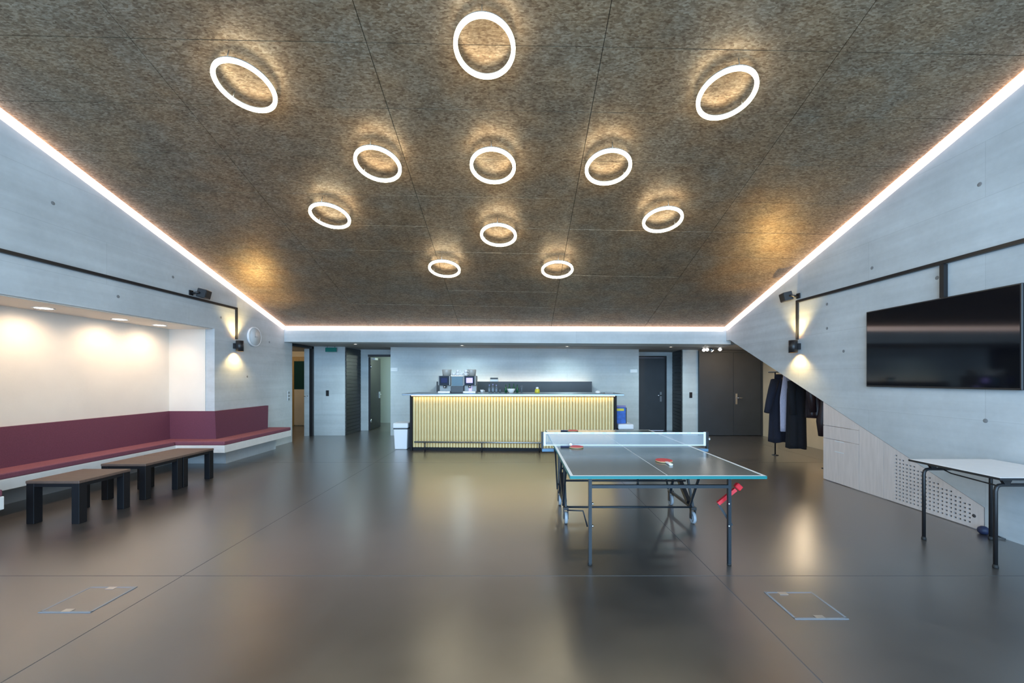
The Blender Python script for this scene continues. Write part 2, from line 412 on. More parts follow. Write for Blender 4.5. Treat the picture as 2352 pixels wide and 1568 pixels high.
# walls beyond the openings
struct(MB().box(-5.5, -2.2, 13.5, 13.7, 0, NZ).build('wall_green', 'green_wall')).name = 'wall_rear'
struct(MB().box(-10.2, -5.5, 12.7, 12.9, 0, NZ).build('wall_side', 'cream')).name = 'wall_far'
struct(MB().box(-10.3, -10.1, 9.3, 12.9, 0, NZ).build('wall_west', 'plaster'))
struct(MB().box(-10.1, -6.5, 9.3, 9.47, 0, NZ).build('wall_south', 'plaster'))
struct(MB().box(-2.3, -2.2, 11.62, 13.5, 0, NZ).build('wall_east', 'green_wall'))
struct(MB().box(-5.5, -5.42, 11.62, 13.5, 0, NZ).build('wall_north', 'plaster'))
w = MB().prism([(5.7, 0), (10.5, 0), (10.5, NZ), (5.7, NZ)], 'x', 6.45, 6.65)
w.box(4.83, 6.45, 5.75, 5.95, 0, 2.3)
struct(w.build('wall_alcove', 'cream'))
# wall above and beside the double door, added behind its leaves to block light
struct(MB().box(4.765, 6.65, 10.525, 10.7, 0, NZ).build('wall_door_light_stop', 'dark_door')).name = 'wall_lintel_light_stop'

# front wall behind the camera: glazed
w = MB()
w.box(-6.5, XL, -3.3, -3.1, 0, 7); w.box(XR, XR+.22, -3.3, -3.1, 0, 7); w.box(XL, XR, -3.3, -3.1, 5.1, 7); w.box(XL, XR, -3.3, -3.1, 0, .12)
struct(w.build('wall_front', 'concrete_x'))
wf = MB()
for k in range(6):
    x = XL+.03+k*(XR-XL-.06)/5; wf.box(x-.03, x+.03, -3.25, -3.13, .12, 5.1)
for z in (.15, 2.6, 5.07): wf.box(XL, XR, -3.24, -3.14, z-.03, z+.03)
win = struct(wf.build('window_1', 'black_metal'))
for k in range(5):
    x0 = XL+.06+k*(XR-XL-.06)/5; x1 = x0+(XR-XL-.06)/5-.06
    for z0, z1 in ((.18, 2.57), (2.63, 5.04)): MB().box(x0, x1, -3.2, -3.19, z0, z1).build('pane', 'window_glass', win)

# ------------------------------------------------------------------ doors
# opening in the left wall corner: black frame, glazed timber screen beyond
d1 = sempty('door_1')
MB().box(-5.48, -5.40, 10.40, 10.47, 0, 2.34).build('door_frame', 'black_metal', d1)
MB().box(-5.48, -5.40, 9.47, 10.47, 2.29, 2.352).build('door_frame', 'black_metal', d1)
jm = MB().box(-5.62, -5.485, 10.41, 10.47, 0, 2.29).build('door_jamb', 'concrete_x', d1)
MB().tube([(-5.53, 10.41, 1.05), (-5.53, 10.36, 1.05), (-5.60, 10.36, 1.05)], .012).build('door_handle', 'steel', jm)
d2 = struct(MB().box(-8.3, -7.15, 12.64, 12.70, 0, 2.2).box(-6.62, -6.50, 12.64, 12.70, 0, 2.2).box(-7.15, -6.62, 12.64, 12.70, 2.06, 2.2).build('door_2', 'timber'))
MB().box(-7.15, -6.62, 12.66, 12.68, 1.16, 2.06).build('pane', 'green_glass', d2)
MB().box(-7.15, -6.62, 12.65, 12.69, .02, 1.16).build('door_panel', 'cream', d2)
# open door of the left niche
d3 = sempty('door_3')
MB().box(-4.385, -4.345, 11.50, 11.6, 0, 2.2).build('door_frame', 'concrete_x', d3)
MB().box(-3.44, -3.40, 11.46, 11.6, 0, 2.2).build('door_frame', 'dark_door', d3)
MB().box(-4.345, -3.44, 11.46, 11.6, 2.14, 2.2).build('door_frame', 'dark_door', d3)
ang = math.radians(91)
M3 = Matrix.Translation((-4.335, 11.5, 0)) @ Matrix.Rotation(ang, 4, 'Z')
lf = MB().box(0, .88, -.05, 0, .012, 2.13).xf(M3).build('door_leaf', 'black_metal', d3)
MB().tube([(.80, -.05, 1.02), (.80, -.10, 1.02), (.68, -.10, 1.02)], .011).xf(M3).build('door_handle', 'chrome', lf)
MB().box(.74, .86, -.062, -.05, .9, 1.1).xf(M3).build('handle_plate', 'steel', lf)
for z in (.28, 1.85): MB().tube([(.0, -.062, z-.05), (.0, -.062, z+.05)], .016).xf(M3).build('hinge', 'chrome', lf)
MB().box(.25, .50, -.10, -.05, 2.06, 2.12).xf(M3).build('door_closer', 'steel', lf)
# closed door of the right niche
d4 = sempty('door_4')
MB().box(4.25, 4.29, 11.44, 11.58, 0, 2.16).build('door_frame', 'black_metal', d4)
MB().box(3.34, 3.38, 11.44, 11.58, 0, 2.16).build('door_frame', 'black_metal', d4)
MB().box(3.38, 4.25, 11.44, 11.58, 2.11, 2.16).build('door_frame', 'black_metal', d4)
MB().box(3.2, 3.34, 11.5, 11.62, 0, 2.16).build('door_jamb', 'concrete_x', d4)
lf = MB().box(3.385, 4.245, 11.47, 11.52, .01, 2.105).build('door_leaf', 'dark_door', d4)
MB().tube([(4.13, 11.47, 1.02), (4.13, 11.41, 1.02), (4.0, 11.41, 1.02)], .012).build('door_handle', 'chrome', lf)
MB().box(4.105, 4.155, 11.46, 11.47, .84, 1.12).build('handle_plate', 'steel', lf)
# double door
d5 = sempty('door_5')
for x0, x1 in ((4.815, 5.668), (5.674, 6.40)):
    lf = MB().box(x0, x1, 10.44, 10.49, .012, 2.19).build('door_leaf', 'dark_door', d5)
    if x0 > 5.5:
        MB().tube([(5.75, 10.44, 1.0), (5.75, 10.385, 1.0), (5.88, 10.385, 1.0)], .012).build('door_handle', 'chrome', lf)
        MB().box(5.727, 5.773, 10.43, 10.44, .83, 1.11).build('handle_plate', 'steel', lf)
MB().box(4.767, 4.812, 10.43, 10.52, 0, 2.235).build('door_frame', 'dark_door', d5)
MB().box(6.404, 6.448, 10.43, 10.52, 0, 2.235).build('door_frame', 'dark_door', d5)
MB().box(4.812, 6.404, 10.43, 10.52, 2.194, 2.235).build('door_frame', 'dark_door', d5)

# ------------------------------------------------------------------ light strips along the ceiling edge
# (a slanting diffuser: wide under the ceiling, closing to the wall below, so it shines down and out)
def diffuser(p0, p1, n):
    pts = []
    for off, dz in ((.002, -.078), (.062, -.006), (.002, -.004)):
        for p in (p0, p1):
            x, y = p[0]+n[0]*off, p[1]+n[1]*off
            pts.append((x, y, zc(x, y)+dz))
    b = MB(); v = [b.bm.verts.new(q) for q in pts]
    fs = [b.bm.faces.new([v[k] for k in f]) for f in ((0, 2, 4), (1, 5, 3), (0, 1, 3, 2), (2, 3, 5, 4), (4, 5, 1, 0))]
    bmesh.ops.recalc_face_normals(b.bm, faces=fs)
    return b
tag(diffuser((XL, -3.0), (XL, 9.12), (1, 0)).build('light_strip', 'strip_glow'), 'glowing pinkish light strip sloping down above the red bench wall', 'light strip', 'light strips at the ceiling edge')
tag(diffuser((XR, -3.0), (XR, yb(XR)-.03), (-1, 0)).build('light_strip', 'strip_glow'), 'glowing pinkish light strip sloping down above the television wall', 'light strip', 'light strips at the ceiling edge')
tag(diffuser((XL+.065, yb(XL+.065)), (XR-.065, yb(XR-.065)), (0, -1)).build('light_strip', 'strip_glow'), 'straight glowing light strip along the concrete beam above the bar', 'light strip', 'light strips at the ceiling edge')

# ------------------------------------------------------------------ ring lamps
nrm = Vector((.0195, .268, 1)).normalized()
qr = Vector((0, 0, 1)).rotation_difference(nrm).to_euler()
def ring_lamp():
    t = thing('ring_lamp', '', 'lamp', group='ring lamps hung under the ceiling')
    r0, r1 = .228, .262
    MB().lathe([(r0, -.008), (r0, .012), (r1, .012), (r1, -.008), (r1-.007, -.013), (r0+.007, -.013)], n=56, close=True).build('glowing_ring', 'ring_glow', t)
    MB().lathe([(r0+.001, .012), (r0+.001, .026), (r1-.001, .026), (r1-.001, .012)], n=56, close=True).build('ring_housing', 'machine_grey', t)
    for k in range(3):
        a = k*2*PI/3+.5
        MB().tube([(.243*math.cos(a), .243*math.sin(a), .026), (.243*math.cos(a), .243*math.sin(a), .106-.051*.243*math.sin(a))], .004, 6).build('suspension_rod', 'steel', t)
    return t
HANG = .115
RL = [(563, 200, 'large ring lamp near the camera, leftmost of the front three'), (1113, 111, 'large ring lamp near the camera, middle one of the front three'),
      (1669, 218, 'large ring lamp near the camera, rightmost of the front three'), (868, 379, 'ring lamp in the second row, left of the middle one'),
      (1132, 383, 'ring lamp in the middle of the second row'), (1397, 386, 'ring lamp in the second row, right of the middle one'),
      (758, 497, 'ring lamp at the far left, behind the second row'), (1522, 506, 'ring lamp at the far right, behind the second row'),
      (1145, 541, 'single ring lamp in the middle between the second row and the last pair'), (1021, 618, 'left ring lamp of the last small pair before the bar'),
      (1280, 620, 'right ring lamp of the last small pair before the bar')]
r0_ = None
for px, py, lab in RL:
    k, v = (px-1190)/910, (868-py)/910
    y = (5.512-HANG*1.05-EYE)/(v+.319+.0195*k); loc = (k*y, y, EYE+v*y)
    if r0_ is None:
        r0_ = ring_lamp(); r0_.location = loc; r0_.rotation_euler = qr; r0_['label'] = lab
    else: dup(r0_, loc, lab, qr)

# ------------------------------------------------------------------ built-in bench
BZ0, BZ1 = .27, .395
bench = thing('corner_bench', 'long maroon upholstered bench on a white ledge, running into the lit wall recess', 'bench', (XL, 5.2, 0))
bf = -4.9; rf = -5.71
poly = [(RX+.002, RY0+.01), (XL+.002, RY0+.01), (XL+.002, -.2), (bf, -.2), (bf, 3.78), (rf, 3.78), (rf, 6.61), (bf, 6.61), (bf, 8.56), (XL+.002, 8.56), (XL+.002, RY1-.014), (RX+.002, RY1-.014)]
MB().prism(poly, 'z', BZ0, BZ1, .006).build('ledge', 'white_paint', bench, True, 'white bench ledge')
MB().box(RX+.002, -6.17, RY0+.014, RY1-.014, 0, BZ0).build('plinth', 'soffit', bench, True)  # darker tone than the other plinths stands in for shade under the bench
MB().box(XL+.002, -5.2, RY1-.0, 8.5, 0, BZ0).build('plinth', 'concrete_y', bench, True)
MB().box(XL+.002, -5.2, -.2, RY0, 0, BZ0).build('plinth', 'concrete_y', bench, True)
def cushion(x0, x1, y0, y1):
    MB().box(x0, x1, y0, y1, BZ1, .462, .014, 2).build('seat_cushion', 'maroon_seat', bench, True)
g = .0025
cushion(RX+.02, rf-.004, 3.40, 6.60)
cushion(RX+.02, bf-.006, 6.615, 7.03)
cushion(XL+.02, bf-.006, 7.035, 8.555)
cushion(RX+.02, bf-.006, 3.36, 3.775)
cushion(XL+.02, bf-.006, 0, 3.355)
def back(x0, y0, x1, y1, nx, ny, e0=0, e1=0, e0b=0, e1b=0):
    """leaning pad along a wall line (x0,y0)-(x1,y1); n points into the room; e: run-on of the front bottom/top at the ends"""
    d = Vector((x1-x0, y1-y0)).normalized()
    tb, tt, zb, zt = .15, .06, .462, .935
    def P(x, y, off, run, z): return (x+nx*off+d.x*run, y+ny*off+d.y*run, z)
    b = MB().hexa([P(x0, y0, .004, 0, zb), P(x0, y0, tb, e0, zb), P(x1, y1, tb, e1, zb), P(x1, y1, .004, 0, zb),
                   P(x0, y0, .004, 0, zt), P(x0, y0, tt, e0b, zt), P(x1, y1, tt, e1b, zt), P(x1, y1, .004, 0, zt)])
    bmesh.ops.recalc_face_normals(b.bm, faces=b.bm.faces)
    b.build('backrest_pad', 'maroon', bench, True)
yr = RY1-.012; yn = RY0+.012
back(RX, yn, RX, yr, 1, 0, .15, -.15, .06, -.06)
back(RX, yr, XL, yr, 0, -1, .15, .15, .06, .06)
back(XL, yr, XL, 8.47, 1, 0, -.15, -.16, -.06, -.0)
back(XL, yn, RX, yn, 0, 1, -.15, -.15, -.06, -.06)
back(XL, .1, XL, yn, 1, 0, 0, .15, 0, .06)
# downlights in the recess soffit
rd = None
for y, lab in ((3.97, 'small recessed downlight in the recess soffit, nearest to the camera'), (4.91, 'small recessed downlight in the recess soffit, second from the camera'),
               (5.85, 'small recessed downlight in the recess soffit, third from the camera'), (6.5, 'small recessed downlight in the recess soffit, closest to the inner corner')):
    if rd is None:
        rd = thing('downlight', lab, 'lamp', (-5.88, y, RZ-.014), group='downlights of the seating recess')
        MB().lathe([(.10, 0), (.10, -.006), (.08, -.004), (.08, 0)], n=20, close=True).build('trim_ring', 'white_plastic', rd)
        MB().lathe([(0, -.001), (.078, -.001), (.078, 0), (0, 0)], n=20).build('lens', 'lamp_glow', rd)
        r_ = rd
    else: r_ = dup(rd, (-5.88, y, RZ-.014), lab)
    lamp('SPOT', 'downlight_lamp', (-5.84, y, RZ-.03), 24, (1, .72, .46), direction=(-.25, 0, -1), spot_size=math.radians(150), spot_blend=1, shadow_soft_size=.07)

# ------------------------------------------------------------------ low tables
def low_table():
    t = thing('coffee_table', '', 'table', group='low square tables before the bench')
    hx, hy = .28, .277
    MB().box(-hx, hx, -hy, hy, .42, .45, .004).build('tabletop', 'tabletop_brown', t)
    MB().box(-hx+.008, hx-.008, -hy+.008, -hy+.03, .385, .42).build('apron', 'black_wood', t)
    MB().box(-hx+.008, hx-.008, hy-.03, hy-.008, .385, .42).build('apron', 'black_wood', t)
    MB().box(-hx+.008, -hx+.03, -hy+.03, hy-.03, .385, .42).build('apron', 'black_wood', t)
    MB().box(hx-.03, hx-.008, -hy+.03, hy-.03, .385, .42).build('apron', 'black_wood', t)
    for sx in (-1, 1):
        for sy in (-1, 1):
            cx_, cy_ = sx*(hx-.044), sy*(hy-.044)
            MB().box(cx_-.04, cx_+.04, cy_-.04, cy_+.04, 0, .42, .003).build('leg', 'black_wood', t)
    return t
t1 = low_table(); t1.location = (-4.85, 4.40, 0); t1['label'] = 'low black table with brown top, nearest to the camera, standing by itself'
dup(t1, (-4.925, 5.215, 0), 'low black table with brown top, middle one, pushed against the farthest')
dup(t1, (-4.925, 5.775, 0), 'low black table with brown top, farthest one, nearest the bar')

# ------------------------------------------------------------------ bar
bar = thing('bar_counter', 'long bar counter with fluted gold front, black ends and grey top', 'bar', (-.12, 8.25, 0), math.radians(-2.2))
MB().box(-2.24, 2.25, -.27, .80, 1.165, 1.20, .004).build('countertop', 'zinc', bar)
for s in (-1, 1): MB().box(s*2.125-.025, s*2.125+.025, -.03, .72, 0, 1.165, .003).build('end_panel', 'black_wood', bar)
MB().box(-2.1, 2.1, .03, .70, .07, 1.165).build('carcass', 'black_wood', bar)
MB().box(-2.1, 2.1, .02, .66, 0, .07).build('plinth', 'black_wood', bar)
NS = 69; pw = 4.2/NS
sl = None
for k in range(NS):
    if sl is None:
        h = pw/2
        b = MB().prism([(-h, .03), (-h, .012), (-h*.75, .0), (-h*.4, -.006), (h*.4, -.006), (h*.75, .0), (h, .012), (h, .03)], 'z', .07, 1.125)
        sl = b.build('slat', 'gold', bar); o = sl
    else:
        o = sl.copy(); COL.objects.link(o); o.parent = bar
    o.location = (-2.1+pw*(k+.5), 0, 0)
MB().box(-2.1, 2.1, -.085, -.05, 1.150, 1.1645).build('light_strip', 'bar_glow', bar, label='warm light strip under the countertop')
MB().tube([(-2.02, -.14, .20), (2.06, -.14, .20)], .017, 12).build('foot_rail', 'zinc', bar)
for x in (-1.80, -.62, .56, 1.74): MB().tube([(x, -.14, .20), (x, -.14, 0)], .013, 8).build('rail_post', 'black_metal', bar)

# back bar against the wall
bb = thing('back_bar', 'dark low back bar standing against the concrete wall behind the counter', 'cabinet', (-.1, 10.2, 0))
MB().box(-2.02, 2.02, -.18, .295, 0, .9).build('cabinet_body', 'dark_door', bb)
MB().box(-2.03, 2.03, -.2, .295, .9, .93).build('worktop', 'zinc', bb)
MB().box(-2.02, 2.02, .10, .16, .93, 1.43).build('splash_board', 'dark_door', bb)
MB().box(-2.02, 2.02, .16, .295, 1.36, 1.385).build('shelf', 'dark_door', bb)
MB().box(-1.95, 1.95, .166, .19, 1.387, 1.402).build('light_strip', 'shelf_glow', bb, label='warm light strip washing the wall')

# ------------------------------------------------------------------ coffee machine on the counter
def cx_at(px, y): return (px-1190)*y/910
CT = 1.20
cm = thing('coffee_machine', 'grey double coffee machine with a glowing violet touch screen on the counter', 'coffee machine', (-1.33, 8.62, CT))
def module(x0, x1, lit):
    MB().box(x0, x1, .0, .36, .16, .37, .008).build('brew_head', 'machine_grey', cm)
    MB().box(x0, x1, .16, .36, .0, .16, .006).build('column', 'machine_grey', cm)
    MB().box(x0, x1, -.03, .16, 0, .035, .005).build('drip_tray', 'steel', cm)
    fp = MB().box(x0+.025, x1-.025, -.012, .0, .165, .365).build('front_panel', 'machine_panel', cm)
    c = (x0+x1)/2
    MB().box(c-.07, c+.07, -.017, -.012, .215, .325, .004).build('screen', 'violet_glow' if lit else 'machine_screen_off', fp, label='glowing violet screen' if lit else 'dark blue screen')
    sp = MB().lathe([(0, .0), (.03, .0), (.035, .06), (.035, .06), (0, .06)], (c, .07, .10), 14).build('spout', 'steel', cm)
    if lit: MB().box(c-.035, c+.035, .150, .158, .036, .15).build('spout_light', 'violet_glow', sp)
    MB().lathe([(0, .37), (.09, .37), (.105, .50), (.10, .51), (0, .51)], (c+.02, .2, 0), 4 if False else 18).build('bean_hopper', 'hopper', cm)
module(-.41, -.145, False); module(.135, .41, True)
MB().box(-.143, .133, .04, .36, 0, .14, .004).build('cooler_base', 'black_plastic', cm)
MB().box(-.143, .133, .08, .36, .14, .36, .004).build('cooler_body', 'machine_grey', cm)
MB().box(-.125, .115, .066, .08, .15, .35).build('cooler_door', 'cooler_glass', cm)
MB().box(-.143, .133, .05, .36, .36, .375, .003).build('cup_tray', 'steel', cm)
def cup_mesh(): return MB().lathe([(0, 0), (.025, 0), (.036, .03), (.042, .062), (.039, .062), (.033, .03), (.022, .006), (0, .006)], n=18)
cup = None
for dx, dy, lab in ((-.09, .14, 'white coffee cup on the machine, leftmost of the cups'), (-.005, .13, 'white coffee cup on the machine, middle of the cups'),
                    (.083, .15, 'white coffee cup on the machine, rightmost of the cups')):
    loc = (-1.33+dx, 8.62+dy, CT+.376)
    if cup is None:
        cup = thing('coffee_cup', lab, 'cup', loc, group='cups on the coffee machine')
        cup_mesh().build('bowl', 'porcelain', cup)
        MB().tube([(.036, 0, .05), (.058, 0, .045), (.058, 0, .025), (.032, 0, .018)], .005, 8).build('handle', 'porcelain', cup)
    else: dup(cup, loc, lab)
dup(cup, (-1.335, 8.75, CT+.376+.063), 'white coffee cup stacked on top of the other cups')
dup(cup, (-1.145, 8.672, CT+.371), 'white coffee cup on the right half of the coffee machine, under another cup')
dup(cup, (-1.145, 8.672, CT+.4345), 'white coffee cup on the right half of the coffee machine, upper of two')
dup(cup, (cx_at(1107, 8.75), 8.75, CT), 'white coffee cup alone on the counter right of the coffee machine')

# bottles and glasses along the counter
def bottle(name, m, lab, px, y, h, r, group=None, neck=.35, capm=None):
    t = thing(name, lab, 'bottle', (cx_at(px, y), y, CT), group=group)
    MB().lathe([(0, 0), (r, 0), (r, h*.55), (r*neck, h*.75), (r*neck, h), (0, h)], n=16).build('body', m, t)
    MB().lathe([(r*neck*1.15, h-.018), (r*neck*1.15, h+.006), (0, h+.006)], n=12).build('cap', capm or m, t)
    return t
bottle('glass_bottle', 'glass_blue', 'small clear bottle with blue cap, leftmost on the counter', 1124, 8.78, .17, .028, 'clear bottles on the counter', capm='lilac_print')
bottle('glass_bottle', 'glass_blue', 'small clear bottle with blue cap, second from left on the counter', 1132, 8.72, .185, .03, 'clear bottles on the counter', capm='lilac_print')
bottle('glass_bottle', 'glass_blue', 'small clear bottle with blue cap, third from left on the counter', 1140, 8.78, .165, .028, 'clear bottles on the counter', capm='lilac_print')
bottle('green_bottle', 'bottle_green', 'green bottle left of the white bowl', 1162, 8.76, .17, .03, 'green bottles round the white bowl')
bottle('green_bottle', 'bottle_green', 'green bottle behind the left half of the white bowl', 1170, 8.90, .19, .03, 'green bottles round the white bowl')
bottle('green_bottle', 'bottle_green', 'green bottle behind the right half of the white bowl', 1180, 8.90, .19, .03, 'green bottles round the white bowl')
bottle('green_bottle', 'bottle_green', 'green bottle right of the white bowl', 1188, 8.76, .17, .03, 'green bottles round the white bowl')
def tumbler(px, y, h, r, lab):
    tag(MB().lathe([(0, 0), (r*.85, 0), (r, h), (r*.94, h), (r*.8, .008), (0, .008)], (cx_at(px, y), y, CT), 18).build('drinking_glass', 'glass_blue'), lab, 'glass')
tumbler(1148.5, 8.72, .075, .027, 'short clear drinking glass on the counter between bottles and bowl')
tumbler(1198, 8.76, .16, .024, 'tall narrow clear glass on the counter right of the bowl')
tag(MB().lathe([(0, 0), (.045, 0), (.055, .012), (.08, .06), (.09, .088), (.085, .088), (.074, .06), (.045, .018), (0, .016)], (cx_at(1174, 8.6), 8.6, CT), 24).build('bowl', 'porcelain'), 'white porcelain bowl on the counter among green bottles', 'bowl')
t = thing('soap_bottle', 'yellow dish soap bottle with white round cap on the counter', 'bottle', (cx_at(1234, 8.62), 8.62, CT))
MB().lathe([(0, 0), (.055, 0), (.056, .03), (.045, .075), (.022, .095), (0, .095)], n=18).build('body', 'yellow_soap', t)
MB().lathe([(.02, .078), (.031, .088), (.031, .112), (.02, .124), (0, .126)], n=16).build('cap', 'white_plastic', t)
tag(MB().lathe([(.055, 0), (.055, .012), (.045, .035), (.02, .048), (0, .05)], (cx_at(1373, 8.6), 8.6, CT), 20).build('lid_dome', 'porcelain'), 'white domed lid lying on the right end of the counter', 'lid')
t = thing('notebook', 'flat dark notebook lying at the right end of the counter', 'notebook', (cx_at(1397, 8.4), 8.4, CT))
MB().box(-.09, .09, -.07, .07, 0, .004).box(-.09, .09, -.07, .07, .012, .016).build('cover', 'grey_card', t)
MB().box(-.086, .086, -.067, .067, .004, .012).build('pages', 'white_plastic', t)
t = thing('card_holder', 'small grey card box standing on top of the back bar', 'box', (cx_at(1135, 10.43), 10.33, 1.43))
t.location.y = 10.33
MB().box(-.105, .105, -.03, .03, 0, .055, .003).build('box_base', 'line_white', t)
MB().box(-.10, .10, -.025, .025, .055, .10).build('cards', 'grey_card', t)
t.location = (cx_at(1135, 10.33), 10.33, 1.431)

# ------------------------------------------------------------------ waste bins beside the bar
def bin_(loc, lab):
    t = thing('waste_bin', lab, 'bin', loc, group='white swing bins beside the bar')
    b = MB().prism([(-.15, -.2), (.15, -.2), (.15, .2), (-.15, .2)], 'z', 0, .435)
    for v in b.bm.verts:
        if v.co.z < .1: v.co.x *= .88; v.co.y *= .9
    bmesh.ops.bevel(b.bm, geom=[e for e in b.bm.edges], offset=.02, segments=2, affect='EDGES', profile=.5)
    b.build('body', 'white_plastic', t)
    MB().box(-.155, .155, -.205, .205, .435, .45).build('rim', 'black_plastic', t)
    MB().box(-.165, .165, -.215, .215, .45, .565, .03, 3).build('lid', 'white_plastic', t)
    return t
bin1 = bin_((-2.50, 8.62, 0), 'white plastic swing bin left of the bar counter')
dup(bin1, (2.24, 8.42, 0), 'white plastic swing bin right of the bar counter, blue carton on it')
t = thing('blue_carton', 'blue paper carton with a yellow band standing on the right bin', 'carton', (2.17, 8.40, .566))
MB().box(-.095, .095, -.07, .07, 0, .34, .004).build('body', 'blue_carton', t)
MB().prism([(-.07, .34), (.07, .34), (.02, .375), (-.02, .375)], 'x', -.095, .105).build('folded_top', 'lilac_print', t)
MB().box(-.094, .055, -.0725, -.07, .265, .315).build('label_band', 'yellow_print', t)
MB().box(.095, .118, -.06, .07, 0, .33, .003).build('side_gusset', 'grey_card', t)

# ------------------------------------------------------------------ table tennis table
TX0, TX1, TY0, TY1, TZ = .406, 1.931, 3.08, 5.82, .76
pt = thing('table_tennis_table', 'dark grey table tennis table with white lines on a wheeled steel frame', 'table', ((TX0+TX1)/2, 4.45, 0))
ym = 4.45
for y0, y1 in ((TY0, ym-.004), (ym+.004, TY1)):
    tp = MB().box(TX0, TX1, y0, y1, TZ-.022, TZ-.0005).build('tabletop', 'pingpong_top', pt, True)
    MB().box(TX0-.003, TX1+.003, y0-.003, y0, TZ-.024, TZ-.002).box(TX0-.003, TX1+.003, y1, y1+.003, TZ-.024, TZ-.002).box(TX0-.003, TX0, y0, y1, TZ-.024, TZ-.002).box(TX1, TX1+.003, y0, y1, TZ-.024, TZ-.002).build('edge_band', 'teal_edge', pt, True, 'teal edge band')
    ln = MB().box(TX0, TX0+.024, y0, y1, TZ-.0005, TZ).box(TX1-.024, TX1, y0, y1, TZ-.0005, TZ)
    e = (y0, y0+.02) if y0 == TY0 else (y1-.02, y1)
    ln.box(TX0+.024, TX1-.024, e[0], e[1], TZ-.0005, TZ)
    xm = (TX0+TX1)/2; ln.box(xm-.0025, xm+.0025, y0 if y0 != TY0 else y0+.02, y1 if y0 == TY0 else y1-.02, TZ-.0005, TZ)
    ln.build('court_lines', 'line_white', pt, True)
for yl in (3.22, 5.68):
    for xl in (.585, 1.715):
        lg = MB().box(xl-.0125, xl+.0125, yl-.0125, yl+.0125, .015, TZ-.022).build('leg', 'table_steel', pt, True)
        f = MB().lathe([(0, 0), (.017, 0), (.017, .016), (0, .016)], (xl, yl, 0), 12).build('foot', 'rubber_black', pt, True)
        s = 1 if xl < 1 else -1
        for z in (.50, .32):
            MB().lathe([(0, 0), (.012, .003), (.012, .012), (0, .014)], (xl+s*.0125, yl-.003, z), 10, 'x').build('bolt', 'chrome', pt, True)
    MB().box(.598, 1.7025, yl-.0125, yl+.0125, .628, .653).build('cross_bar', 'table_steel', pt, True)
    for xl in (.50, 1.84):
        MB().box(xl-.01, xl+.01, min(yl, ym)+.0 if yl < ym else ym+.35, max(yl, ym)-.35 if yl < ym else yl, TZ-.052, TZ-.022).build('rail', 'table_steel', pt, True)
# wheeled middle frame
for xw in (.50, 1.83):
    for s in (-1, 1):
        yw = ym+s*.30
        wh = MB().lathe([(0, -.014), (.03, -.014), (.034, -.01), (.034, .01), (.03, .014), (0, .014)], (xw, yw, .062), 18, 'x').build('castor_hub', 'tyre_grey', pt, True)
        MB().lathe([(.034, -.013), (.058, -.015), (.062, -.008), (.062, .008), (.058, .015), (.034, .013)], (xw, yw, .062), 22, 'x', close=True).build('castor_tyre', 'tyre_grey', pt, True)
        MB().box(xw-.026, xw-.018, yw-.02, yw+.02, .05, .155).box(xw+.018, xw+.026, yw-.02, yw+.02, .05, .155).box(xw-.026, xw+.026, yw-.03, yw+.03, .145, .175).build('castor_fork', 'black_plastic', pt, True)
        MB().tube([(xw, yw, .17), (xw, ym+s*.06, .70)], .011, 4).build('strut', 'table_steel', pt, True)
        MB().tube([(xw-.03, ym+s*.62, TZ-.05), (xw-.03, ym+s*.30, .19)], .009, 4).build('folding_brace', 'table_steel', pt, True)
    MB().tube([(xw, ym-.30, .16), (xw, ym+.30, .16)], .013, 4).build('base_tube', 'table_steel', pt, True)
    MB().tube([(xw, ym-.2, .19), (xw, ym+.12, .42)], .022, 4).build('lock_housing', 'black_plastic', pt, True)
    MB().box(xw-.02, xw+.02, ym-.12, ym+.12, .69, .735).build('pivot_plate', 'table_steel', pt, True)
    MB().box(xw-.015, xw+.015, ym-.35, ym-.29, .655, .705, .005).build('latch', 'red_plastic', pt, True, 'red plastic latch')
for y, z in ((ym-.12, .40), (ym+.2, .46), (ym-.30, .17)):
    MB().tube([(.50, y, z), (1.83, y, z)], .011, 8).build('stretcher_tube', 'table_steel', pt, True)
MB().tube([(.50, 4.05, .17), (.66, 4.03, .17), (.70, 4.0, .02)], .008, 8).build('crank_rod', 'table_steel', pt, True)
# red lock lever at the near right leg
MB().tube([(1.665, 3.30, .475), (1.80, 3.28, .60)], .014, 4).build('lock_lever', 'red_plastic', pt, True, 'red lock lever')
MB().box(-.028, .028, -.02, .02, -.022, .022, .006).xf(Matrix.Translation((1.822, 3.28, .622)) @ Matrix.Rotation(.75, 4, 'Y')).build('lever_grip', 'red_plastic', pt, True, 'red lever grip')
MB().tube([(1.67, 3.30, .47), (1.76, 3.26, .31)], .009, 4).build('lever_link', 'table_steel', pt, True)
MB().tube([(.52, 3.6, .70), (.50, 3.75, .62)], .012, 4).build('lock_lever', 'red_plastic', pt, True, 'red lock lever')
